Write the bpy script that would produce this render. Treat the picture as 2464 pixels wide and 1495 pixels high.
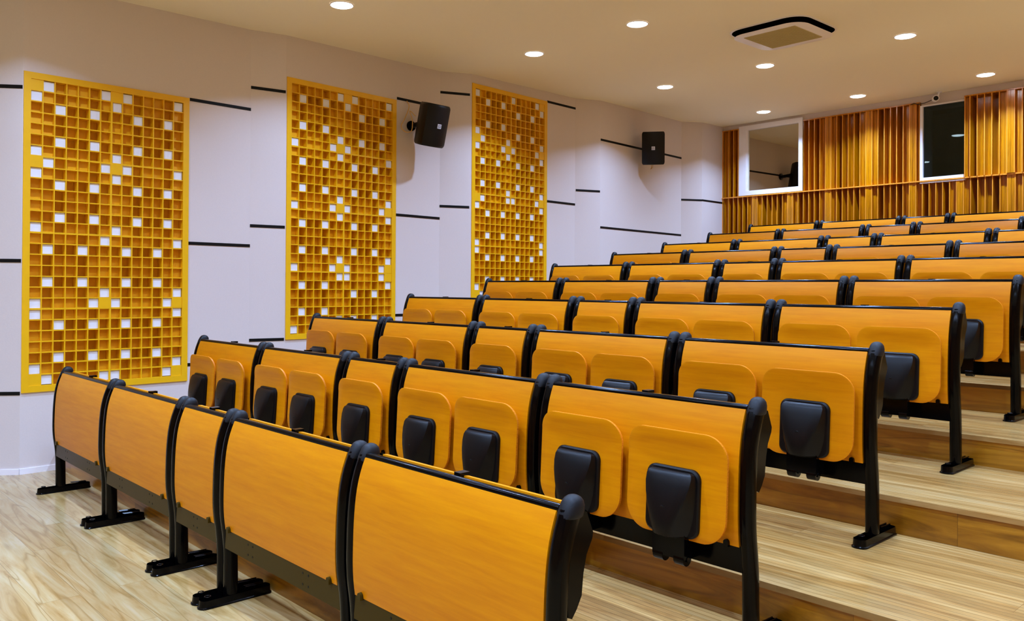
import bpy, bmesh, math, random
from mathutils import Vector, Matrix
random.seed(7)
for o in list(bpy.data.objects): bpy.data.objects.remove(o)
SC = bpy.context.scene
COL = SC.collection

# ------------------------------------------------------------------ camera
YAW, PITCH, ROLL = math.radians(46.932), math.radians(0.262), math.radians(0.354)
FPX, PYS = 1991.28, -64.094
cam_d = bpy.data.cameras.new('camera')
cam = bpy.data.objects.new('camera', cam_d)
COL.objects.link(cam)
fw = Vector((-math.sin(YAW) * math.cos(PITCH), math.cos(YAW) * math.cos(PITCH), math.sin(PITCH)))
rt = Vector((math.cos(YAW), math.sin(YAW), 0))
up = rt.cross(fw)
r2 = math.cos(ROLL) * rt + math.sin(ROLL) * up
u2 = -math.sin(ROLL) * rt + math.cos(ROLL) * up
m = Matrix((r2, u2, -fw)).transposed().to_4x4()
m.translation = Vector((5.909, -1.564, 1.335))
cam.matrix_world = m
cam_d.sensor_width = 36
cam_d.lens = FPX / 2464 * 36
cam_d.shift_y = PYS / 2464
cam_d.clip_start = 0.05
SC.camera = cam

# ------------------------------------------------------------------ world, view
w = bpy.data.worlds.new('world')
SC.world = w
w.use_nodes = True
w.node_tree.nodes['Background'].inputs['Color'].default_value = (0.02, 0.025, 0.035, 1)
w.node_tree.nodes['Background'].inputs['Strength'].default_value = 0.3
SC.view_settings.view_transform = 'Standard'
SC.view_settings.look = 'None'
SC.view_settings.gamma = 1
SC.view_settings.exposure = 0.13
LAMP_W = 33.5
LAMP_COL = (0.38, 0.58, 1.0)
LAMP_SPREAD = math.radians(127)

# ------------------------------------------------------------------ measured layout
YR = [0.0, 0.9, 1.818, 2.741, 3.656, 4.557, 5.503, 6.423, 7.365, 8.325]      # row positions
ZR = [0.0, 0.173, 0.319, 0.474, 0.621, 0.783, 0.932, 1.079, 1.244, 1.4]      # tier heights
UNITS = [('two', 0.4655), ('two', 1.4685), ('one', 2.2365), ('two', 3.001), ('two', 3.997)]
W2, W1 = 0.931, 0.465
CZ0, CSL = 3.485, 0.0174                                                       # ceiling height and its slight rise
def ceil_z(y): return CZ0 + CSL * y
YB = 8.626                                                                     # back wall fin front
XRIGHT, YFRONT = 9.6, -5.6
WALLK = [(-2.2, -2.2), (-0.695, -0.114), (-0.742, 1.604), (-0.686, 1.901), (-0.793, 3.678), (-0.661, 3.984),
         (-0.744, 5.667), (-0.624, 5.977), (-0.781, 7.846), (-0.628, 8.114), (-0.64, 8.88)]

# ------------------------------------------------------------------ materials
def lin(r, g, b):
    f = lambda c: (c / 255 / 12.92) if c / 255 <= 0.04045 else ((c / 255 + 0.055) / 1.055) ** 2.4
    return (f(r), f(g), f(b), 1)
def new_mat(name):
    mt = bpy.data.materials.new(name)
    mt.use_nodes = True
    nt = mt.node_tree
    b = nt.nodes['Principled BSDF']
    return mt, nt, b
def simple(name, col, rough=0.5, spec=0.5, metal=0.0, coat=0.0, emit=None, es=0.0, noise=0.0, nscale=60.0, bump=0.0):
    mt, nt, b = new_mat(name)
    b.inputs['Base Color'].default_value = col
    b.inputs['Roughness'].default_value = rough
    b.inputs['Specular IOR Level'].default_value = spec
    b.inputs['Metallic'].default_value = metal
    b.inputs['Coat Weight'].default_value = coat
    b.inputs['Coat Roughness'].default_value = 0.12
    if emit:
        b.inputs['Emission Color'].default_value = emit
        b.inputs['Emission Strength'].default_value = es
    if noise or bump:
        tc = nt.nodes.new('ShaderNodeTexCoord')
        nz = nt.nodes.new('ShaderNodeTexNoise')
        nz.inputs['Scale'].default_value = nscale
        nz.inputs['Detail'].default_value = 4
        nt.links.new(tc.outputs['Object'], nz.inputs['Vector'])
        if noise:
            mx = nt.nodes.new('ShaderNodeMix'); mx.data_type = 'RGBA'
            mx.inputs[6].default_value = tuple(c * (1 - noise) for c in col[:3]) + (1,)
            mx.inputs[7].default_value = tuple(min(1, c * (1 + noise)) for c in col[:3]) + (1,)
            nt.links.new(nz.outputs['Fac'], mx.inputs[0])
            nt.links.new(mx.outputs[2], b.inputs['Base Color'])
        if bump:
            bp = nt.nodes.new('ShaderNodeBump')
            bp.inputs['Strength'].default_value = bump
            bp.inputs['Distance'].default_value = 0.002
            nt.links.new(nz.outputs['Fac'], bp.inputs['Height'])
            nt.links.new(bp.outputs['Normal'], b.inputs['Normal'])
    return mt
def wood(name, dark, mid, light, stretch=(1.2, 26, 26), scale=3.0, rough=0.32, coat=0.25, contrast=1.0, distort=0.6, rnd=True, spec=0.5):
    """straight-grained wood: noise stretched along X"""
    mt, nt, b = new_mat(name)
    N, L = nt.nodes.new, nt.links.new
    tc = N('ShaderNodeTexCoord'); mp = N('ShaderNodeMapping'); mp.inputs['Scale'].default_value = stretch
    vec = tc.outputs['Object']
    if rnd:
        oi = N('ShaderNodeObjectInfo'); ad = N('ShaderNodeVectorMath'); ad.operation = 'MULTIPLY_ADD'
        cb = N('ShaderNodeCombineXYZ')
        for i in range(3): L(oi.outputs['Random'], cb.inputs[i])
        ad.inputs[1].default_value = (7.3, 3.1, 5.7)
        L(cb.outputs[0], ad.inputs[0]); L(vec, ad.inputs[2]); vec = ad.outputs[0]
    L(vec, mp.inputs['Vector'])
    n1 = N('ShaderNodeTexNoise'); n1.inputs['Scale'].default_value = scale; n1.inputs['Detail'].default_value = 6
    n1.inputs['Roughness'].default_value = 0.62; n1.inputs['Distortion'].default_value = distort
    L(mp.outputs[0], n1.inputs['Vector'])
    cr = N('ShaderNodeValToRGB')
    e = cr.color_ramp.elements
    e[0].position = 0.5 - 0.24 / contrast; e[0].color = dark
    e[1].position = 0.5 + 0.24 / contrast; e[1].color = light
    em = e.new(0.5); em.color = mid
    L(n1.outputs['Fac'], cr.inputs[0]); L(cr.outputs[0], b.inputs['Base Color'])
    b.inputs['Roughness'].default_value = rough
    b.inputs['Coat Weight'].default_value = coat
    b.inputs['Coat Roughness'].default_value = 0.18
    b.inputs['Specular IOR Level'].default_value = spec
    return mt
def plank_wood(name, cols, plank=(1.1, 0.12), rough=0.3, wave=0.35, wavescale=1.0, lines=None, coat=0.3, veins=0.6):
    """boards laid along world X with wavy figure"""
    mt, nt, b = new_mat(name)
    N, L = nt.nodes.new, nt.links.new
    gm = N('ShaderNodeNewGeometry')
    br = N('ShaderNodeTexBrick')
    br.offset = 0.37; br.offset_frequency = 2; br.squash = 1
    br.inputs['Scale'].default_value = 1.0
    br.inputs['Brick Width'].default_value = plank[0]
    br.inputs['Row Height'].default_value = plank[1]
    br.inputs['Mortar Size'].default_value = 0.0008
    br.inputs['Mortar Smooth'].default_value = 0.2
    br.inputs['Bias'].default_value = 0.0
    br.inputs['Color1'].default_value = (0.25, 0.25, 0.25, 1); br.inputs['Color2'].default_value = (0.75, 0.75, 0.75, 1)
    br.inputs['Mortar'].default_value = (0.0, 0.0, 0.0, 1)
    L(gm.outputs['Position'], br.inputs['Vector'])
    # figure
    mp = N('ShaderNodeMapping'); mp.inputs['Scale'].default_value = (1.0 * wavescale, 9.0 * wavescale, 9.0 * wavescale)
    sc = N('ShaderNodeVectorMath'); sc.operation = 'MULTIPLY_ADD'
    sc.inputs[1].default_value = (5.0, 3.0, 2.0)
    L(br.outputs['Color'], sc.inputs[0]); L(gm.outputs['Position'], sc.inputs[2])
    L(sc.outputs[0], mp.inputs['Vector'])
    n1 = N('ShaderNodeTexNoise'); n1.inputs['Scale'].default_value = 1.5; n1.inputs['Detail'].default_value = 5
    n1.inputs['Distortion'].default_value = 1.1; n1.inputs['Roughness'].default_value = 0.6
    L(mp.outputs[0], n1.inputs['Vector'])
    # per-board tone + figure
    mth = N('ShaderNodeMath'); mth.operation = 'MULTIPLY_ADD'; mth.inputs[1].default_value = wave
    bw = N('ShaderNodeRGBToBW'); L(br.outputs['Color'], bw.inputs[0])
    L(bw.outputs[0], mth.inputs[0]); 
    m2 = N('ShaderNodeMath'); m2.operation = 'MULTIPLY_ADD'; m2.inputs[1].default_value = 1.15; m2.inputs[2].default_value = -0.08 - wave * 0.5
    L(n1.outputs['Fac'], m2.inputs[0]); L(m2.outputs[0], mth.inputs[2])
    cr = N('ShaderNodeValToRGB')
    e = cr.color_ramp.elements
    e[0].position = 0.25; e[0].color = cols[0]; e[1].position = 0.8; e[1].color = cols[-1]
    for i, c in enumerate(cols[1:-1]):
        x = e.new(0.25 + 0.55 * (i + 1) / (len(cols) - 1)); x.color = c
    L(mth.outputs[0], cr.inputs[0])
    col = cr.outputs[0]
    # thin dark veins: iso-lines of a second noise
    if veins:
        mp3 = N('ShaderNodeMapping'); mp3.inputs['Scale'].default_value = (0.34 * wavescale, 4.6 * wavescale, 4.6 * wavescale)
        L(gm.outputs['Position'], mp3.inputs['Vector'])
        n3 = N('ShaderNodeTexNoise'); n3.inputs['Scale'].default_value = 1.3; n3.inputs['Detail'].default_value = 2.5; n3.inputs['Distortion'].default_value = 0.35
        L(mp3.outputs[0], n3.inputs['Vector'])
        ms = N('ShaderNodeMath'); ms.operation = 'MULTIPLY'; ms.inputs[1].default_value = 8.0
        L(n3.outputs['Fac'], ms.inputs[0])
        fr = N('ShaderNodeMath'); fr.operation = 'FRACT'; L(ms.outputs[0], fr.inputs[0])
        pg = N('ShaderNodeMath'); pg.operation = 'SUBTRACT'; pg.inputs[1].default_value = 0.5; L(fr.outputs[0], pg.inputs[0])
        ab = N('ShaderNodeMath'); ab.operation = 'ABSOLUTE'; L(pg.outputs[0], ab.inputs[0])
        mr = N('ShaderNodeMapRange'); mr.inputs[1].default_value = 0.0; mr.inputs[2].default_value = 0.10; mr.inputs[3].default_value = veins; mr.inputs[4].default_value = 0.0
        L(ab.outputs[0], mr.inputs[0])
        mx = N('ShaderNodeMix'); mx.data_type = 'RGBA'; mx.blend_type = 'MIX'
        L(mr.outputs[0], mx.inputs[0]); L(col, mx.inputs[6]); mx.inputs[7].default_value = tuple(c * 0.9 for c in cols[0][:3]) + (1,)
        col = mx.outputs[2]
    if lines:                                                        # narrow strip joints
        br2 = N('ShaderNodeTexBrick'); br2.inputs['Scale'].default_value = 1
        br2.inputs['Brick Width'].default_value = lines[0]; br2.inputs['Row Height'].default_value = lines[1]
        br2.inputs['Mortar Size'].default_value = 0.0013; br2.inputs['Mortar Smooth'].default_value = 0.4
        br2.inputs['Color1'].default_value = (0.74, 0.73, 0.70, 1); br2.inputs['Color2'].default_value = (1, 1, 1, 1); br2.inputs['Mortar'].default_value = (0.34, 0.29, 0.2, 1)
        L(gm.outputs['Position'], br2.inputs['Vector'])
        mm = N('ShaderNodeMix'); mm.data_type = 'RGBA'; mm.blend_type = 'MULTIPLY'; mm.inputs[0].default_value = 1
        L(col, mm.inputs[6]); L(br2.outputs['Color'], mm.inputs[7]); col = mm.outputs[2]
    # board joints
    mj = N('ShaderNodeMix'); mj.data_type = 'RGBA'
    L(br.outputs['Fac'], mj.inputs[0]); L(col, mj.inputs[6]); mj.inputs[7].default_value = tuple(c * 0.7 for c in cols[0][:3]) + (1,)
    L(mj.outputs[2], b.inputs['Base Color'])
    b.inputs['Roughness'].default_value = rough
    b.inputs['Coat Weight'].default_value = coat
    b.inputs['Coat Roughness'].default_value = 0.2
    return mt

M = {}
M['orange'] = wood('orange_beech_laminate', lin(201, 116, 0), lin(213, 130, 0), lin(222, 142, 0), stretch=(1.0, 14, 14), scale=4.0, rough=0.42, coat=0.0, spec=0.18, contrast=0.8, distort=0.3)
M['orange_edge'] = wood('plywood_edge', lin(170, 84, 8), lin(214, 122, 18), lin(236, 146, 34), stretch=(1.0, 60, 60), scale=4.0, rough=0.42, coat=0.0, spec=0.2)
M['black'] = simple('black_gloss_paint', (0.0008, 0.0008, 0.001, 1), rough=0.15, spec=0.15)
M['rubber'] = simple('black_soft_cap', (0.0025, 0.0025, 0.003, 1), rough=0.5, spec=0.3, bump=0.15, nscale=300)
M['plastic'] = simple('black_textured_plastic', (0.0028, 0.0027, 0.0026, 1), rough=0.36, spec=0.22, bump=0.12, nscale=500)
M['beam'] = simple('beam_floor_reflection', (0.050, 0.029, 0.003, 1), rough=0.34, spec=0.08)  # brown base: the floor's reflection painted into the front-row beam
M['wall'] = simple('pale_wall_fabric', (0.72, 0.625, 0.58, 1), rough=0.85, spec=0.2, noise=0.03, nscale=90, bump=0.15)
M['ceiling'] = simple('ceiling_paint', (0.95, 0.84, 0.62, 1), rough=0.9, spec=0.15)
M['white'] = simple('white_paint', (0.90, 0.84, 0.84, 1), rough=0.4)
M['strip'] = simple('black_wall_strip', (0.003, 0.003, 0.003, 1), rough=0.5, spec=0.2)
M['yellow'] = simple('yellow_lacquer', (0.90, 0.48, 0.0, 1), rough=0.45, noise=0.05, nscale=20)
M['block'] = simple('yellow_block_lacquer', lin(243, 178, 1), rough=0.5, noise=0.06, nscale=25)
M['whiteblock'] = simple('white_block_lacquer', lin(236, 236, 242), rough=0.45)
M['slat'] = wood('slat_wood', lin(140, 81, 1), lin(198, 121, 1), lin(231, 150, 2), stretch=(26, 26, 1.2), scale=2.2, rough=0.2, coat=0.5, contrast=0.85, rnd=False)
M['slat_edge'] = wood('slat_edge_wood', lin(205, 122, 30), lin(239, 152, 46), lin(255, 174, 62), stretch=(26, 26, 1.2), scale=2.2, rough=0.25, coat=0.4, rnd=False)
M['timber'] = wood('warm_bounce_wood', lin(150, 96, 20), lin(186, 124, 34), lin(206, 146, 54), stretch=(8, 8, 0.6), scale=2.0, rough=0.4, coat=0.1, rnd=False)  # wood tone added to the unseen right and front walls for warmer bounce
M['floor'] = plank_wood('floor_boards', [lin(142, 106, 52), lin(168, 135, 83), lin(178, 152, 103), lin(186, 165, 126)], plank=(1.25, 0.16), rough=0.24, wave=0.28, coat=0.3, veins=0.65)
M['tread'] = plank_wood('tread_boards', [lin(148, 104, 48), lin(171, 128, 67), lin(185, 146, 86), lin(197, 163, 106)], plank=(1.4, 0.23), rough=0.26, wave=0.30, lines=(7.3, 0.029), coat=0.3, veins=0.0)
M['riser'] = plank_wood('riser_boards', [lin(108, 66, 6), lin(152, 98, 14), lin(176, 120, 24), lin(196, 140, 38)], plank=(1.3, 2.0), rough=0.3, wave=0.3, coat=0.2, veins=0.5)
M['lens'] = simple('lamp_lens', (1, 1, 1, 1), rough=0.5, emit=(0.92, 0.95, 1.0, 1), es=14.0)
M['grille'] = simple('ac_grille', lin(196, 176, 120), rough=0.7)
M['dark'] = simple('shade_black', (0.002, 0.002, 0.002, 1), rough=0.9, spec=0.0)  # black colour stands in for unlit depth
M['speaker'] = simple('speaker_shell', (0.002, 0.002, 0.002, 1), rough=0.45, spec=0.3)
M['cable'] = simple('tan_cable', lin(214, 170, 96), rough=0.5)
M['darkcable'] = simple('dark_cable', lin(60, 44, 26), rough=0.5)
M['logo'] = simple('logo_white', lin(225, 225, 235), rough=0.4)
def glass_mat(name, fac, tint, refl):
    mt = bpy.data.materials.new(name); mt.use_nodes = True
    nt = mt.node_tree; nt.nodes.clear()
    o = nt.nodes.new('ShaderNodeOutputMaterial'); mx = nt.nodes.new('ShaderNodeMixShader')
    t = nt.nodes.new('ShaderNodeBsdfTransparent'); g = nt.nodes.new('ShaderNodeBsdfGlossy')
    t.inputs[0].default_value = tint; g.inputs['Roughness'].default_value = 0.0
    g.inputs['Color'].default_value = refl
    mx.inputs[0].default_value = fac
    nt.links.new(t.outputs[0], mx.inputs[1]); nt.links.new(g.outputs[0], mx.inputs[2]); nt.links.new(mx.outputs[0], o.inputs[0])
    return mt
M['mirrorglass'] = glass_mat('reflective_booth_glass', 0.52, (0.25, 0.25, 0.22, 1), (1.0, 0.9, 0.68, 1))
M['glass'] = glass_mat('dark_window_glass', 0.035, (0.3, 0.34, 0.34, 1), (0.75, 0.95, 1, 1))

# ------------------------------------------------------------------ helpers
def link(o, parent=None):
    COL.objects.link(o)
    if parent: o.parent = parent
    return o
def empty(name, loc, label, cat, group=None, rz=0.0):
    o = bpy.data.objects.new(name, None); o.empty_display_size = 0.1
    o.location = loc; o.rotation_euler = (0, 0, rz)
    o['label'] = label; o['category'] = cat
    if group: o['group'] = group
    return link(o)
def obj(name, bm, mats, parent=None, smooth=True, angle=35):
    me = bpy.data.meshes.new(name)
    bmesh.ops.recalc_face_normals(bm, faces=bm.faces)
    bm.to_mesh(me); bm.free()
    for k in (mats if isinstance(mats, (list, tuple)) else [mats]): me.materials.append(M[k])
    if smooth:
        me.polygons.foreach_set('use_smooth', [True] * len(me.polygons))
        me.set_sharp_from_angle(angle=math.radians(angle))
    o = bpy.data.objects.new(name, me)
    return link(o, parent)
def struct(name, bm, mats, smooth=False):
    o = obj(name, bm, mats, None, smooth); o['kind'] = 'structure'
    return o
def box(bm, x0, x1, y0, y1, z0, z1, mi=0, mat=None):
    vs = [bm.verts.new((x, y, z)) for x in (x0, x1) for y in (y0, y1) for z in (z0, z1)]
    if mat: 
        for v in vs: v.co = mat @ v.co
    fs = [(0, 1, 3, 2), (4, 6, 7, 5), (0, 4, 5, 1), (2, 3, 7, 6), (0, 2, 6, 4), (1, 5, 7, 3)]
    out = []
    for f in fs:
        fc = bm.faces.new([vs[i] for i in f]); fc.material_index = mi; out.append(fc)
    return vs, out
def bevel_all(bm, off, seg=2, angle=30):
    es = [e for e in bm.edges if len(e.link_faces) == 2 and e.calc_face_angle(0) > math.radians(angle)]
    bmesh.ops.bevel(bm, geom=es, offset=off, segments=seg, profile=0.5, affect='EDGES', clamp_overlap=True)
def loft(bm, rings, close=True, cap=True, mi=0):
    R = [[bm.verts.new(p) for p in r] for r in rings]
    n = len(R[0])
    for a, b in zip(R, R[1:]):
        for i in range(n if close else n - 1):
            j = (i + 1) % n
            f = bm.faces.new((a[i], a[j], b[j], b[i])); f.material_index = mi
    if cap:
        f = bm.faces.new(R[0][::-1]); f.material_index = mi
        f = bm.faces.new(R[-1]); f.material_index = mi
    return R
def tube(bm, pts, r, n=10, mi=0):
    pts = [Vector(p) for p in pts]; rings = []
    prev = None
    for i, p in enumerate(pts):
        t = (pts[min(i + 1, len(pts) - 1)] - pts[max(i - 1, 0)]).normalized()
        a = Vector((0, 0, 1)) if abs(t.z) < 0.9 else Vector((1, 0, 0))
        if prev is not None: a = prev
        s = t.cross(a).normalized(); u = s.cross(t).normalized(); prev = u
        rr = r[i] if isinstance(r, (list, tuple)) else r
        rings.append([p + rr * (math.cos(2 * math.pi * k / n) * s + math.sin(2 * math.pi * k / n) * u) for k in range(n)])
    loft(bm, rings, mi=mi)
def cyl(bm, c, axis, r, h, n=20, mi=0, r2=None):
    axis = Vector(axis).normalized(); c = Vector(c)
    a = Vector((0, 0, 1)) if abs(axis.z) < 0.9 else Vector((1, 0, 0))
    s = axis.cross(a).normalized(); u = s.cross(axis)
    r2 = r if r2 is None else r2
    loft(bm, [[c + q * axis * h / 2 + rr * (math.cos(2 * math.pi * k / n) * s + math.sin(2 * math.pi * k / n) * u) for k in range(n)] for q, rr in ((-1, r), (1, r2))], mi=mi)
def superell(cx, cy, hx, hy, n=24, p=2.6):
    out = []
    for k in range(n):
        t = 2 * math.pi * k / n
        c, s = math.cos(t), math.sin(t)
        out.append((cx + hx * math.copysign(abs(c) ** (2 / p), c), cy + hy * math.copysign(abs(s) ** (2 / p), s)))
    return out
def rrect(hx, hz, r, n=8, rb=None):
    """rounded rectangle outline in (x,z), counter-clockwise; rb = radius of the bottom corners"""
    rb = r if rb is None else rb
    out = []
    for cx, cz, a0, rr in ((hx - r, hz - r, 0, r), (-hx + r, hz - r, 90, r), (-hx + rb, -hz + rb, 180, rb), (hx - rb, -hz + rb, 270, rb)):
        for k in range(n + 1):
            t = math.radians(a0 + 90 * k / n)
            out.append((cx + rr * math.cos(t), cz + rr * math.sin(t)))
    return out
def interp(tab, z):
    if z <= tab[0][0]: return tab[0][1]
    for (a, b), (c, d) in zip(tab, tab[1:]):
        if z <= c: return b + (d - b) * (z - a) / (c - a)
    return tab[-1][1]
def children(o): return [c for c in bpy.data.objects if c.parent == o]
def copy_tree(o, parent=None):
    c = o.copy(); COL.objects.link(c)
    if parent: c.parent = parent
    for ch in KIDS.get(o.name, []): copy_tree(ch, c)
    return c
KIDS = {}
def index_kids():
    KIDS.clear()
    for o in bpy.data.objects:
        if o.parent: KIDS.setdefault(o.parent.name, []).append(o)

# ------------------------------------------------------------------ room shell
ORD = ['first', 'second', 'third', 'fourth', 'fifth', 'sixth', 'seventh', 'eighth', 'ninth', 'tenth']
bm = bmesh.new(); box(bm, -2.4, XRIGHT, YFRONT, 0.157, -0.12, 0.0); struct('floor', bm, 'floor')
for k in range(1, 10):
    y0 = YR[k - 1] + 0.157
    y1 = YR[k] + 0.157 if k < 9 else 8.95
    z = ZR[k]
    bm = bmesh.new()
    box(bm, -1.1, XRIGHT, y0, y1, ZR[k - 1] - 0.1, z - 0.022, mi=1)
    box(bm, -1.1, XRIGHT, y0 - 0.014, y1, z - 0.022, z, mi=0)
    struct('floor_tier', bm, ['tread', 'riser'])
bm = bmesh.new()
vs = [bm.verts.new((x, y, ceil_z(y) + dz)) for dz in (0, 0.15) for (x, y) in ((-2.4, YFRONT), (XRIGHT, YFRONT), (XRIGHT, 8.95), (-2.4, 8.95))]
bm.faces.new(vs[:4]); bm.faces.new(vs[4:][::-1])
for i in range(4): bm.faces.new((vs[i], vs[(i + 1) % 4], vs[4 + (i + 1) % 4], vs[4 + i]))
struct('ceiling', bm, 'ceiling')

# diffuser panels: (wall segment index, start fraction, end fraction, z bottom, z top)
PANELS = [(1, 0.003, 0.690, 0.572, 2.842), (3, 0.003, 0.678, 0.871, 3.158), (5, 0.004, 0.698, 1.180, 3.462)]
def seg_frame(i):
    a, b = Vector(WALLK[i]), Vector(WALLK[i + 1])
    d = (b - a); L = d.length; d.normalize()
    n = Vector((d.y, -d.x))          # into the room (+x side)
    return a, d, n, L
bm = bmesh.new()
def wquad(bm, p, q, z0, z1, z0b=None, z1b=None):
    vs = [bm.verts.new((p[0], p[1], z0)), bm.verts.new((q[0], q[1], z0)), bm.verts.new((q[0], q[1], z1b if z1b is not None else z1)), bm.verts.new((p[0], p[1], z1))]
    bm.faces.new(vs)
for i in range(len(WALLK) - 1):
    a, d, n, L = seg_frame(i)
    b = a + d * L
    pn = [p for p in PANELS if p[0] == i]
    if not pn:
        wquad(bm, a, b, -0.05, ceil_z(a.y) + 0.02, z1b=ceil_z(b.y) + 0.02)
    else:
        _, f0, f1, z0, z1 = pn[0]
        p, q = a + d * (L * f0), a + d * (L * f1)
        wquad(bm, a, p, -0.05, ceil_z(a.y) + 0.02)
        wquad(bm, p, q, -0.05, z0)
        wquad(bm, p, q, z1, ceil_z(p.y) + 0.02, z1b=ceil_z(q.y) + 0.02)
        wquad(bm, q, b, -0.05, ceil_z(q.y) + 0.02, z1b=ceil_z(b.y) + 0.02)
bmesh.ops.remove_doubles(bm, verts=bm.verts, dist=1e-4)
wl = struct('wall_left', bm, 'wall')
bm = bmesh.new(); box(bm, XRIGHT, XRIGHT + 0.1, YFRONT, 8.95, -0.1, 3.75); struct('wall_right', bm, 'timber')
bm = bmesh.new(); box(bm, -2.4, XRIGHT, YFRONT - 0.1, YFRONT, -0.1, 3.5); struct('wall_front', bm, 'timber')
bm = bmesh.new(); box(bm, -2.5, -2.2, YFRONT, -2.0, -0.1, 3.6); struct('wall_side', bm, 'wall')
# back wall with two openings
W1 = dict(x0=-0.366, x1=0.578, z0=2.632, z1=3.598)
W2_ = dict(x0=2.057, x1=2.57, z0=2.594, z1=3.512)
YW = 8.85
bm = bmesh.new()
box(bm, -0.9, XRIGHT, YW, YW + 0.1, 1.2, 2.60)
box(bm, -0.9, W1['x0'] + 0.02, YW, YW + 0.1, 2.60, 3.75)
box(bm, W1['x1'] - 0.02, W2_['x0'] + 0.02, YW, YW + 0.1, 2.60, 3.75)
box(bm, W2_['x1'] - 0.02, XRIGHT, YW, YW + 0.1, 2.60, 3.75)
box(bm, W1['x0'] + 0.02, W1['x1'] - 0.02, YW, YW + 0.1, 3.58, 3.75)
box(bm, W2_['x0'] + 0.02, W2_['x1'] - 0.02, YW, YW + 0.1, 3.50, 3.75)
struct('wall_back', bm, 'wall')
# unlit booth behind the glass
bm = bmesh.new(); box(bm, -0.9, 4.0, YW + 0.1, YW + 1.6, 2.0, 3.75)
for f in [f for f in bm.faces if f.calc_center_median().y < YW + 0.11]: bm.faces.remove(f)
struct('wall_booth', bm, 'dark')
# plaster soffit above the slats
bm = bmesh.new()
def soffit(bm, x0, x1, z0): 
    box(bm, x0, x1, 8.652, YW + 0.01, z0, 3.70)
soffit(bm, -0.66, W1['x0'], 3.575); soffit(bm, W1['x0'], W1['x1'], 3.59); soffit(bm, W1['x1'], W2_['x0'], 3.56); soffit(bm, W2_['x0'], 2.556, 3.505); soffit(bm, 2.556, XRIGHT, 3.555)
struct('trim_soffit', bm, 'wall')
# baseboard on the lower left wall
bm = bmesh.new()
for i in (0, 1):
    a, d, n, L = seg_frame(i)
    L2 = L if i == 0 else 0.26
    p, q = a, a + d * L2
    vs = [(p.x, p.y), (q.x, q.y), (q.x + n.x * 0.008, q.y + n.y * 0.008), (p.x + n.x * 0.008, p.y + n.y * 0.008)]
    loft(bm, [[(x, y, z) for x, y in vs] for z in (0.0, 0.04)])
struct('baseboard_left', bm, 'white')

# black recessed strips on the left wall
STR = [(0, 0.0, 1.0, 2.727), (0, 0.0, 1.0, 1.503), (0, 0.0, 1.0, 0.570),
       (1, 0.694, 1.0, 2.835), (1, 0.690, 1.0, 1.677), (1, 0.690, 1.0, 0.700),
       (2, 0.0, 0.985, 3.024), (2, 0.0, 0.985, 1.848), (2, 0.0, 0.985, 0.875),
       (3, 0.684, 1.0, 3.178), (3, 0.682, 1.0, 2.040), (3, 0.682, 1.0, 1.06),
       (4, 0.0, 0.95, 3.336), (4, 0.0, 0.95, 2.167),
       (5, 0.701, 1.0, 3.463), (5, 0.701, 1.0, 2.325),
       (6, 0.03, 1.0, 2.496), (7, 0.005, 1.0, 3.121), (7, 0.005, 1.0, 2.067),
       (8, 0.0, 1.0, 2.554), (9, 0.0, 0.80, 2.556)]
for k, (i, f0, f1, z) in enumerate(STR):
    a, d, n, L = seg_frame(i)
    if i == 0: f0 = 0.5
    p, q = a + d * L * f0, a + d * L * f1
    bm = bmesh.new()
    o_ = n * 0.003
    vs = [(p.x - n.x * .004, p.y - n.y * .004), (q.x - n.x * .004, q.y - n.y * .004), (q.x + o_.x, q.y + o_.y), (p.x + o_.x, p.y + o_.y)]
    loft(bm, [[(x, y, zz) for x, y in vs] for zz in (z - 0.0125, z + 0.0125)])
    struct('trim_%d' % (k + 1), bm, 'strip')

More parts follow.
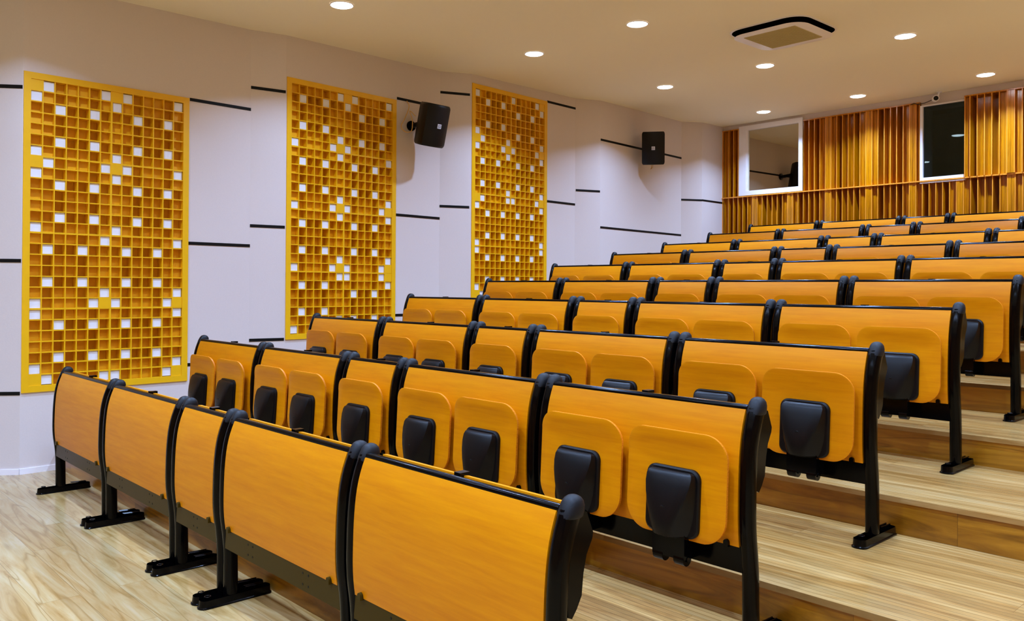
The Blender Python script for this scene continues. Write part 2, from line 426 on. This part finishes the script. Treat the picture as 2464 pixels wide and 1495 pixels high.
# ------------------------------------------------------------------ acoustic diffusers
ZERO = [[('TL', 'TL'), ('TL', 'TL'), ('BR', 'BR'), ('BL', 'BR')],
        [('BR', 'TL'), ('BR', 'BR'), ('BR', 'BR'), ('BR', 'TR')],
        [('BL', 'TR'), ('TR', 'TR'), ('TL', 'TR'), ('BL', 'BR')]]
PL = ['yellow square-grid acoustic panel with white blocks, leftmost and nearest of the three',
      'yellow square-grid acoustic panel with white blocks, middle of the three on the wall',
      'yellow square-grid acoustic panel with white blocks, farthest up the tiers, narrowest in view']
for pi, (i, f0, f1, z0, z1) in enumerate(PANELS):
    a, d, n, L = seg_frame(i)
    p = a + d * (L * f0)
    wd, ht = L * (f1 - f0), z1 - z0
    root = empty('acoustic_diffuser', (p.x, p.y, z0), PL[pi], 'acoustic panel', 'acoustic diffusers on the left wall', math.atan2(d.y, d.x))
    # local frame: x along wall, y = -n (into wall is +y), z up ; room side is -y
    mx_, mz_ = 0.046, 0.046
    cw, chh = (wd - 2 * mx_) / 14, (ht - 2 * mz_) / 28
    D = 0.092
    bm = bmesh.new()
    fy = -0.010
    box(bm, 0, mx_, fy, D, 0, ht); box(bm, wd - mx_, wd, fy, D, 0, ht)
    box(bm, mx_, wd - mx_, fy, D, 0, mz_); box(bm, mx_, wd - mx_, fy, D, ht - mz_, ht)
    obj('frame', bm, 'yellow', root, False)
    bm = bmesh.new()
    for c in range(1, 14):
        t = 0.0065 if c == 7 else 0.0038
        x = mx_ + c * cw; box(bm, x - t, x + t, -0.004, D, mz_, ht - mz_)
    for r in range(1, 28):
        t = 0.006 if r % 7 == 0 else 0.0038
        z = ht - mz_ - r * chh; box(bm, mx_, wd - mx_, -0.0036, D, z - t, z + t)
    obj('grid', bm, 'yellow', root, False)
    bm = bmesh.new()
    for r in range(28):
        for c in range(14):
            zc = ZERO[pi][r // 7][c // 7]
            rr = r % 7 if zc[0] == 'T' else 6 - r % 7
            cc = c % 7 if zc[1] == 'L' else 6 - c % 7
            v = (rr * rr + cc * cc) % 7
            x0, zt = mx_ + c * cw, ht - mz_ - r * chh
            if v == 1:
                b2 = bmesh.new(); box(b2, x0 + 0.005, x0 + cw - 0.005, 0.006, D, zt - chh + 0.005, zt - 0.005)
                obj('white_block', b2, 'whiteblock', root, False)
            elif v == 0:
                box(bm, x0 - 0.002, x0 + cw + 0.002, -0.0045, D, zt - chh - 0.002, zt + 0.002, mi=1)
            else:
                yv = 0.008 + 0.0125 * v
                box(bm, x0 + 0.001, x0 + cw - 0.001, yv, D + 0.004, zt - chh + 0.001, zt - 0.001, mi=0)
    obj('recessed_blocks', bm, ['block', 'yellow'], root, False)

# ------------------------------------------------------------------ benches
# front face profile of post and backrest: local y as a function of height
PROF = [(0.0, -0.060), (0.22, -0.062), (0.30, -0.069), (0.35, -0.078), (0.42, -0.082), (0.53, -0.080), (0.60, -0.076), (0.66, -0.069), (0.70, -0.060), (0.735, -0.049), (0.77, -0.034), (0.80, -0.02)]
def sprof(z):
    return (interp(PROF, z - 0.025) + interp(PROF, z) + interp(PROF, z + 0.025)) / 3
PW, PD = 0.0255, 0.0285                   # half width / half depth of post section
def post_mesh():
    bm = bmesh.new(); rings = []
    for k in range(29):
        z = 0.028 + (0.772 - 0.028) * k / 28
        sc = 1.0 if z > 0.3 else 1.0 + 0.06 * (0.3 - z) / 0.3
        if z > 0.64: sc = 1.0 + 0.27 * (z - 0.64) / 0.13
        rings.append([(x, y, z) for x, y in superell(0, sprof(z) + PD * sc, PW, PD * sc, 24, 2.25)])
    loft(bm, rings)
    return bm
def cap_mesh():
    bm = bmesh.new()
    path = [(-0.0045, 0.748, .0255, .0335), (-0.0035, 0.751, .0272, .0368), (0.000, 0.762, .0275, .0372), (0.004, 0.776, .0268, .0345), (0.006, 0.789, .0242, .0290), (0.006, 0.798, .0190, .0215), (0.006, 0.803, .0120, .0130), (0.006, 0.805, .005, .005)]
    loft(bm, [[(q, r, z) for q, r in superell(0, y, hx, hy, 20, 2.5)] for y, z, hx, hy in path])
    return bm
def foot_mesh():
    bm = bmesh.new()
    def outline(hx, y0, y1, z, n=10):
        r = hx; pts = []
        for k in range(n + 1):
            t = math.pi + math.pi * k / n
            pts.append((r * math.cos(t), y0 + r * 0.9 + r * 0.9 * math.sin(t), z))
        for k in range(n + 1):
            t = math.pi * k / n
            pts.append((r * math.cos(t), y1 - r * 0.6 + r * 0.6 * math.sin(t), z))
        return pts
    def topz(p, z): return (p[0], p[1], z + 0.010 * max(0, 1 - abs(p[1] + 0.02) / 0.10))
    r0 = outline(0.032, -0.172, 0.150, 0.0); r1 = outline(0.032, -0.172, 0.150, 0.005)
    r2 = outline(0.0275, -0.167, 0.146, 0.008); r3 = outline(0.0265, -0.164, 0.144, 0.034)
    r4 = [topz(p, 0.0) for p in outline(0.0235, -0.159, 0.141, 0.041)]; r5 = [topz(p, 0.0) for p in outline(0.016, -0.150, 0.134, 0.0445)]
    loft(bm, [r0, r1, r2, r3, r4, r5])
    # raised ring near the toe and two ribs on the heel
    n = 18
    for rr in ((0.012, 0.0022),):
        rings = []
        for k in range(n + 1):
            t = 2 * math.pi * k / n
            rings.append((rr[0] * math.cos(t), -0.130 + rr[0] * math.sin(t), 0.0435))
        tube(bm, rings, rr[1], 6)
    for sx in (-0.008, 0.008): tube(bm, [(sx, 0.03, 0.047), (sx, 0.075, 0.0445), (sx, 0.12, 0.0435)], 0.003, 6)
    return bm
def back_mesh(W):
    bm = bmesh.new(); hx = W / 2 - 0.0235; rings = []
    zs = [0.316 + (0.764 - 0.316) * k / 18 for k in range(19)]
    fr = [(sprof(z) + 0.006, z) for z in zs]; bk = [(y + 0.013, z) for y, z in fr]
    loop = fr + bk[::-1]
    loft(bm, [[(x, y, z) for y, z in loop] for x in (-hx, hx)])
    return bm
def beam_mesh(W, centers, holes):
    bm = bmesh.new(); hx = W / 2 - 0.012
    box(bm, -hx, hx, -0.062, -0.030, 0.233, 0.318)
    bevel_all(bm, 0.004, 2)
    for s in (-1, 1):                                         # rounded lugs that clip the backrest
        x = s * (W / 2 - 0.066)
        pts = [(x - 0.009, 0.312), (x + 0.009, 0.312)] + [(x + 0.009 * math.cos(math.pi * k / 8), 0.327 + 0.009 * math.sin(math.pi * k / 8)) for k in range(9)]
        loft(bm, [[(px, y, pz) for px, pz in pts] for y in (-0.0795, -0.060)])
    if holes:
        for c in centers:
            for dx in (-0.02, 0.02):
                for dz in (-0.02, 0.02): cyl(bm, (c + dx, -0.0618, 0.276 + dz), (0, 1, 0), 0.0045, 0.002, 10, mi=1)
    return bm
SEAT_H = 0.1815
def seat_y(z):                                               # folded seat: leans back a little, its front lip curls towards the viewer at the top
    t = max(0.0, (z - 0.565) / 0.11)
    return -0.125 + 0.055 * (min(z, 0.60) - 0.33) - 0.015 * t * t
def seat_mesh(w=0.396):
    bm = bmesh.new(); zc = 0.3150 + SEAT_H
    out = rrect(w / 2, SEAT_H, 0.078, 10, 0.090)
    N = 14
    def grid_face(dy, flip, mi):
        # concentric shells of the outline, so the surface can bend
        shells = []
        for s in (1.0, 0.97, 0.8, 0.55, 0.3):
            shells.append([bm.verts.new((x * s, seat_y(zc + z * s) + dy + (0.003 if s == 1.0 and not flip else (-0.003 if s == 1.0 else 0)), zc + z * s)) for x, z in out])
        n = len(out)
        for a, b in zip(shells, shells[1:]):
            for k in range(n):
                j = (k + 1) % n
                f = bm.faces.new((a[k], a[j], b[j], b[k])); f.material_index = mi
        bm.faces.new(shells[-1])
        return shells[0]
    a = grid_face(0.0, False, 0); b = grid_face(0.015, True, 0)
    n = len(out)
    for k in range(n):
        j = (k + 1) % n
        f = bm.faces.new((a[k], b[k], b[j], a[j])); f.material_index = 1
    return bm
def cover_mesh():
    bm = bmesh.new()
    # rim plate
    zc = 0.4385; out = rrect(0.109, 0.1145, 0.036, 6, 0.034)
    rings = [[(x * s, seat_y(zc + z) + dy, zc + z * s) for x, z in out] for s, dy in ((1.0, -0.0005), (1.0, -0.010), (0.95, -0.0145))]
    loft(bm, rings)
    # tapering nose
    prof = [(0.543, 0.076, 0.082, -0.137), (0.537, 0.086, 0.092, -0.146), (0.525, 0.090, 0.096, -0.153), (0.50, 0.088, 0.098, -0.163), (0.465, 0.079, 0.098, -0.174), (0.425, 0.065, 0.097, -0.184), (0.385, 0.050, 0.094, -0.190), (0.352, 0.040, 0.088, -0.191), (0.332, 0.037, 0.080, -0.186), (0.324, 0.034, 0.07, -0.168)]
    rings = []
    for z, hf, hb, yf in prof:
        yb = -0.128
        r = 0.012
        xf = hf
        ring = [(-hb, yb, z), (-hb + (hb - xf) * 0.86, yb + (yf - yb) * 0.86, z), (-xf + r * 0.5, yf + 0.0015, z), (-xf * 0.5, yf - 0.003, z), (0, yf - 0.004, z), (xf * 0.5, yf - 0.003, z), (xf - r * 0.5, yf + 0.0015, z), (hb - (hb - xf) * 0.86, yb + (yf - yb) * 0.86, z), (hb, yb, z)]
        rings.append(ring)
    loft(bm, rings)
    cyl(bm, (0, -0.1848, 0.424), (0, 1, 0.25), 0.0085, 0.005, 14, mi=1)
    return bm
def hinge_mesh():
    bm = bmesh.new()
    box(bm, -0.066, 0.066, -0.150, -0.058, 0.252, 0.336)
    for s in (-1, 1):
        cyl(bm, (s * 0.043, -0.128, 0.252), (1, 0, 0), 0.024, 0.040, 20)
        cyl(bm, (s * 0.043, -0.128, 0.252), (1, 0, 0), 0.009, 0.050, 12)
    bevel_all(bm, 0.004, 2, 50)
    return bm
def tablet_mesh(W):
    bm = bmesh.new(); hx = W / 2 - 0.055
    pts = [(0.020, 0.774), (0.037, 0.772), (-0.004, 0.480), (-0.021, 0.482)]
    loft(bm, [[(x, y, z) for y, z in pts] for x in (-hx, hx)])
    bevel_all(bm, 0.003, 2)
    return bm
def clip_mesh():
    bm = bmesh.new(); box(bm, -0.014, 0.014, 0.004, 0.042, 0.764, 0.783); bevel_all(bm, 0.004, 2); return bm
def tbracket_mesh():
    bm = bmesh.new()
    pts = [(-0.01, 0.740), (0.028, 0.762), (0.042, 0.757), (0.067, 0.700), (0.064, 0.684), (0.042, 0.647), (0.030, 0.600), (0.024, 0.545), (0.006, 0.515), (-0.012, 0.494), (-0.026, 0.500), (-0.030, 0.56), (-0.026, 0.66)]
    loft(bm, [[(x, y, z) for y, z in pts] for x in (-0.017, 0.017)])
    bevel_all(bm, 0.004, 2, 20)
    return bm
def build_bench(kind, seats):
    W = W2 if kind == 'two' else 0.465
    centers = [-0.2205, 0.2205] if kind == 'two' else [0.0]
    root = empty('lecture_bench' if seats else 'desk_front', (0, 0, 0), '', 'bench' if seats else 'desk')
    for s in (-1, 1):
        p = obj('side_post', post_mesh(), 'black', root); p.location.x = s * W / 2
        obj('end_cap', cap_mesh(), 'rubber', p); obj('foot', foot_mesh(), 'black', p, angle=50)
    obj('backrest' if seats else 'front_panel', back_mesh(W), 'orange', root)
    bm = bmesh.new(); tube(bm, [(-W / 2 + 0.021, -0.014, 0.766), (W / 2 - 0.021, -0.014, 0.766)], 0.0135, 14)
    obj('top_rail', bm, 'black', root)
    obj('seat_beam' if seats else 'lower_beam', beam_mesh(W, centers, True), ['beam' if not seats else 'black', 'strip'], root)
    if seats:
        sw = 0.408
        for c in centers:
            st = obj('seat', seat_mesh(sw), ['orange', 'orange_edge'], root, angle=50); st.location.x = c
            obj('hinge_cover', cover_mesh(), ['plastic', 'strip'], st, angle=28)
            obj('hinge_bracket', hinge_mesh(), 'black', st)
    tb = obj('writing_tablet', tablet_mesh(W), ['orange'], root)
    obj('clip', clip_mesh(), 'black', tb)
    for s in (-1, 1):
        b = obj('tablet_bracket', tbracket_mesh(), 'black', root); b.location.x = s * W / 2
    return root
protos = {(k, s): build_bench(k, s) for k in ('two', 'one') for s in (False, True)}
index_kids()
used = set()
NTH = ['leftmost', 'second from left wall', 'narrow third from left wall', 'fourth from left wall', 'rightmost']
ROWN = ['front row', 'second row', 'third row', 'fourth row', 'fifth row', 'sixth row', 'seventh row', 'eighth row', 'ninth row', 'top back row']
for r in range(10):
    for c, (k, x) in enumerate(UNITS):
        if (r == 9 and c == 4): continue                       # outside the frame
        key = (k, r > 0)
        pr = protos[key]
        o = pr if key not in used else copy_tree(pr)
        used.add(key)
        o.location = (x, YR[r], ZR[r])
        if r == 0:
            pos = ['nearest the left wall', 'second from the left wall', 'narrow one in the middle', 'fourth from the left wall', 'at the right end nearest camera'][c]
            o['label'] = 'orange wood desk front without seats, foremost row, %s' % pos
            o['group'] = 'desk fronts of the foremost row'
        else:
            pos = ['nearest the left wall', 'second from left wall', 'middle of its row', 'fourth from left wall', 'at the right aisle end'][c]
            o['label'] = '%s-seat orange wood bench, seats folded up, %s, %s' % (k, ROWN[r], pos)
            o['group'] = 'benches of the %s' % ROWN[r]

# ------------------------------------------------------------------ ceiling downlights
def build_downlight():
    root = empty('downlight', (0, 0, 0), '', 'ceiling light', 'recessed downlights')
    bm = bmesh.new(); n = 32
    def ring(r, z): return [(r * math.cos(2 * math.pi * k / n), r * math.sin(2 * math.pi * k / n), z) for k in range(n)]
    loft(bm, [ring(0.094, 0.0), ring(0.094, -0.004), ring(0.088, -0.007), ring(0.083, -0.005), ring(0.081, 0.0)], cap=False)
    obj('trim_ring', bm, 'white', root)
    bm = bmesh.new(); loft(bm, [ring(0.082, 0.0), ring(0.081, -0.006), ring(0.070, -0.011), ring(0.045, -0.014)]); obj('lamp_lens', bm, 'lens', root)
    ld = bpy.data.lights.new('lamp', 'AREA'); ld.shape = 'DISK'; ld.size = 0.10; ld.energy = LAMP_W; ld.color = LAMP_COL
    ld.spread = LAMP_SPREAD
    lo = bpy.data.objects.new('lamp', ld); lo.location = (0, 0, -0.017); link(lo, root)
    return root
dl = build_downlight(); index_kids(); first = True
GX = [0.33, 1.56, 2.93, 4.30, 5.67, 7.04, 8.41]
GY = [-4.4, -2.33, -0.25, 1.83, 3.92, 5.97, 8.07]
SEEN = {(0, 3): 'at the left wall, above the middle yellow panel', (0, 4): 'at the left wall, above the farthest yellow panel', (1, 4): 'left of the air conditioner',
        (0, 5): 'at the left wall, above the farther black speaker', (1, 5): 'just below the air conditioner', (2, 5): 'right of the air conditioner', (0, 6): 'above the left back window',
        (1, 6): 'above the slats between the two back windows', (2, 6): 'above the slats right of the dark back window'}
for ix, gx in enumerate(GX):
    for iy, gy in enumerate(GY):
        o = dl if first else copy_tree(dl); first = False
        o.location = (gx, gy, ceil_z(gy) - 0.0005); o.rotation_euler = (math.atan(CSL), 0, 0)
        if (ix, iy) in SEEN: o['label'] = 'round white ceiling downlight, ' + SEEN[(ix, iy)]
        else: o['label'] = 'round white ceiling downlight farther along, beyond the photo frame'

# ------------------------------------------------------------------ ceiling air conditioner
root = empty('air_conditioner', (2.27, 5.035, ceil_z(5.035)), 'square white ceiling cassette air conditioner with brown grille between the downlights', 'air conditioner')
root.rotation_euler = (math.atan(CSL), 0, 0); root.scale = (1.07, 1.07, 1)
def rsq(h, r, z, n=8): return [(x, y, z) for x, y in rrect(h, h, r, n)]
bm = bmesh.new(); loft(bm, [rsq(0.345, 0.155, 0.0), rsq(0.345, 0.155, -0.006), rsq(0.332, 0.15, -0.008)], cap=False); obj('outer_frame', bm, 'white', root)
bm = bmesh.new(); loft(bm, [rsq(0.3325, 0.15, -0.001), rsq(0.3325, 0.15, -0.0079)]); loft(bm, [rsq(0.308, 0.138, -0.007), rsq(0.308, 0.138, -0.0475)]); obj('air_gap_shade', bm, 'dark', root)  # solid black slab and neck, shade of the recess put in as colour
bm = bmesh.new(); loft(bm, [rsq(0.316, 0.14, -0.0470), rsq(0.316, 0.14, -0.0495), rsq(0.312, 0.138, -0.0515)]); obj('panel', bm, 'white', root)
bm = bmesh.new(); box(bm, -0.222, 0.222, -0.222, 0.222, -0.055, -0.050)
for k in range(22):
    y = -0.214 + k * 0.0204; box(bm, -0.218, 0.218, y - 0.003, y + 0.003, -0.058, -0.054)
obj('intake_grille', bm, 'grille', root, False)

# ------------------------------------------------------------------ loudspeakers
def speaker(name_label, c, face, tilt, wallpt, cable_pts):
    root = empty('wall_speaker', c, name_label, 'speaker', 'wall speakers')
    root.rotation_euler = (0, 0, math.atan2(face[1], face[0]) + math.pi / 2)       # local -y faces out
    rot = Matrix.Rotation(tilt, 4, 'X')
    bm = bmesh.new()
    hw, hh = 0.140, 0.203
    outl = []
    for k in range(13):
        t = -1 + 2 * k / 12
        outl.append((t * hw, -0.085 - 0.045 * (1 - t * t)))
    outl += [(hw, -0.03), (0.085, 0.11), (0.06, 0.125), (-0.06, 0.125), (-0.085, 0.11), (-hw, -0.03)]
    cz = [(-hh, 0.90), (-hh + 0.012, 0.97), (-hh + 0.03, 1.0), (0, 1.0), (hh - 0.03, 1.0), (hh - 0.012, 0.97), (hh, 0.90)]
    loft(bm, [[rot @ Vector((x * s, y * s, z)) for x, y in outl] for z, s in cz])
    obj('cabinet', bm, 'speaker', root, angle=40)
    bm = bmesh.new()
    L = 0.021; yv = -0.1335
    def bx(x0, x1, z0, z1, mi, dy=0.0): box(bm, x0, x1, yv - 0.002 - dy, yv + 0.006, z0, z1, mi, rot)
    bx(-L, L, -L, L, 0)
    # stylised letters cut dark on the white square
    bx(-0.015, -0.011, -0.014, 0.010, 1, .0006); bx(-0.015, -0.002, -0.014, -0.010, 1, .0006); bx(-0.015, -0.004, -0.003, 0.000, 1, .0006); bx(-0.015, 0.015, 0.008, 0.012, 1, .0006)
    for s in (-1, 1):
        rr = rot @ Matrix.Translation((0.007 + s * 0.0035, 0, -0.004)) @ Matrix.Rotation(s * 0.42, 4, 'Y')
        box(bm, -0.0018, 0.0018, yv - 0.0026, yv + 0.006, -0.011, 0.009, 1, rr)
    obj('badge', bm, ['logo', 'speaker'], root, False)
    # bracket back to the wall (world -> local)
    root_inv = (Matrix.Translation(Vector(c)) @ Matrix.Rotation(root.rotation_euler.z, 4, 'Z')).inverted()
    wp = root_inv @ Vector(wallpt[0]); wn = (root_inv.to_3x3() @ Vector(wallpt[1])).normalized()
    bm = bmesh.new()
    cyl(bm, wp + wn * 0.012, wn, 0.05, 0.024, 24)
    tube(bm, [wp + wn * 0.02, wp + wn * 0.05, rot @ Vector((0, 0.13, 0)), rot @ Vector((0, 0.11, 0))], 0.024, 12)
    obj('wall_bracket', bm, 'black', root)
    bm = bmesh.new(); pts = [root_inv @ Vector(q) for q in cable_pts]
    # smooth the cable path
    sm = []
    for i in range(len(pts) - 1):
        p0, p1, p2, p3 = pts[max(i - 1, 0)], pts[i], pts[i + 1], pts[min(i + 2, len(pts) - 1)]
        for k in range(6):
            t = k / 6
            sm.append(0.5 * ((2 * p1) + (-p0 + p2) * t + (2 * p0 - 5 * p1 + 4 * p2 - p3) * t * t + (-p0 + 3 * p1 - 3 * p2 + p3) * t ** 3))
    sm.append(pts[-1])
    tube(bm, sm, 0.0045, 8); obj('cable', bm, 'cable', root)
    return root
speaker('black wall speaker tilted down, beside the middle yellow panel, nearer one', (-0.50, 3.335, 2.912), (1.0, 0.04), math.radians(15),
        ((-0.775, 3.29, 2.93), (1, -0.06, 0)),
        [(-0.765, 3.24, 3.17), (-0.70, 3.22, 3.10), (-0.70, 3.17, 2.98), (-0.72, 3.14, 2.90), (-0.70, 3.18, 2.85), (-0.66, 3.22, 2.86), (-0.63, 3.21, 2.95), (-0.66, 3.20, 3.05), (-0.62, 3.24, 3.0)])
speaker('black wall speaker facing the camera, farther one near the back wall', (-0.46, 6.80, 3.095), (0.60, -0.80), math.radians(10),
        ((-0.70, 6.94, 3.10), (1, -0.06, 0)),
        [(-0.60, 6.93, 3.00), (-0.58, 6.92, 2.88), (-0.56, 6.88, 2.85), (-0.53, 6.88, 2.88), (-0.55, 6.90, 2.98)])

# ------------------------------------------------------------------ slatted back wall panels
SEQ = [2, 2, 4, 1, 0, 1, 4]
PITCH_X = 0.0747
def slat_panel(label, x0, x1, z0, z1, yf, ledge=False, lip=False):
    root = empty('slatted_panel', ((x0 + x1) / 2, YW, z0), label, 'wall panel', 'slatted timber panels on the back wall')
    ox, oy, oz = root.location
    bm = bmesh.new(); bb = bmesh.new()
    k0 = math.floor((x0 - 0.585) / PITCH_X + 1e-6)
    k = k0
    while 0.585 + k * PITCH_X < x1 - 0.005:
        a = max(x0, 0.585 + k * PITCH_X); b = min(x1, 0.585 + (k + 1) * PITCH_X)
        v = SEQ[k % 7]
        _, fs = box(bm, a - ox, min(a + 0.009, x1) - ox, yf - oy, -0.001, 0, z1 - z0); fs[2].material_index = 1
        ys = yf + 0.006 + 0.046 * v
        box(bb, a + 0.004 - ox, b + 0.004 - ox, ys - oy, -0.0005, 0.001, z1 - z0 - 0.001)
        if v in (0, 1):                                            # shallow wells carry a raised half batten
            box(bb, a + 0.009 - ox, a + 0.040 - ox, ys - 0.006 - oy, ys - oy + 0.002, 0.001, z1 - z0 - 0.001)
        k += 1
    box(bm, x1 - 0.009 - ox, x1 - ox, yf - oy, -0.001, 0, z1 - z0)
    obj('fins', bm, ['slat', 'slat_edge'], root, False); obj('well_boards', bb, 'slat', root, False)
    if ledge:
        bm = bmesh.new(); box(bm, x0 - ox, x1 - ox, yf - 0.016 - oy, -0.001, z1 - z0, z1 - z0 + 0.014); obj('ledge', bm, 'slat_edge', root, False)
    if lip:
        bm = bmesh.new(); box(bm, x0 - ox, x1 - ox, yf - 0.004 - oy, -0.001, z1 - z0, z1 - z0 + 0.014); obj('top_board', bm, 'slat', root, False)
    return root
slat_panel('low band of brown timber slats running under both back windows', -0.640, XRIGHT - 0.05, 1.40, 2.612, YB, ledge=True)
slat_panel('narrow strip of brown timber slats left of the left back window', -0.640, -0.366, 2.628, 3.560, YB, lip=True)
slat_panel('wide upper panel of brown timber slats between the two back windows', 0.583, 2.052, 2.628, 3.545, YB, lip=True)
slat_panel('upper panel of brown timber slats right of the dark back window', 2.548, 7.0, 2.628, 3.535, YB - 0.03, lip=True)

# ------------------------------------------------------------------ back windows
def window(n, x0, x1, z0, z1, l, r, b, t, glass):
    bm = bmesh.new(); ya, yb = 8.618, YW + 0.03
    box(bm, x0, x0 + l, ya, yb, z0, z1); box(bm, x1 - r, x1, ya, yb, z0, z1)
    box(bm, x0 + l, x1 - r, ya, yb, z0, z0 + b); box(bm, x0 + l, x1 - r, ya, yb, z1 - t, z1)
    fr = struct('window_%d' % n, bm, 'white')
    bm = bmesh.new(); box(bm, x0 + l - 0.005, x1 - r + 0.005, 8.650, 8.656, z0 + b - 0.005, z1 - t + 0.005)
    obj('pane', bm, glass, fr, False)
    return fr
f1_ = window(1, -0.366, 0.578, 2.632, 3.598, 0.115, 0.055, 0.062, 0.066, 'mirrorglass')
bm = bmesh.new(); box(bm, -0.251, -0.232, 8.625, 8.66, 2.694, 3.532); obj('sash', bm, 'white', f1_, False)
window(2, 2.057, 2.546, 2.594, 3.512, 0.030, 0.004, 0.066, 0.014, 'glass')

# ------------------------------------------------------------------ security camera and its wire
root = empty('security_camera', (2.25, 8.56, 3.56), 'small round white security camera with black lens above the dark window', 'camera')
dirv = Vector((0.45, -0.85, -0.12)).normalized()
bm = bmesh.new(); cyl(bm, (0, 0, 0), dirv, 0.036, 0.075, 24); bevel_all(bm, 0.008, 3); obj('housing', bm, 'white', root)
bm = bmesh.new(); cyl(bm, dirv * 0.037, dirv, 0.026, 0.008, 24); obj('lens', bm, 'speaker', root)
bm = bmesh.new(); cyl(bm, (0.035, 0.02, ceil_z(8.56) - 3.56 - 0.004), (0, 0, 1), 0.028, 0.008, 20); tube(bm, [(0.035, 0.02, ceil_z(8.56) - 3.562), (0.02, 0.02, 0.03), (0, 0.01, 0.01)], 0.011, 10); obj('mount', bm, 'white', root)
bm = bmesh.new(); tube(bm, [(-0.03, 0.02, 0.0), (-0.08, 0.05, -0.008), (-0.14, 0.055, -0.022), (-0.22, 0.052, -0.026), (-0.26, 0.05, -0.005), (-0.30, 0.05, -0.02)], 0.005, 8); obj('wire', bm, 'darkcable', root)
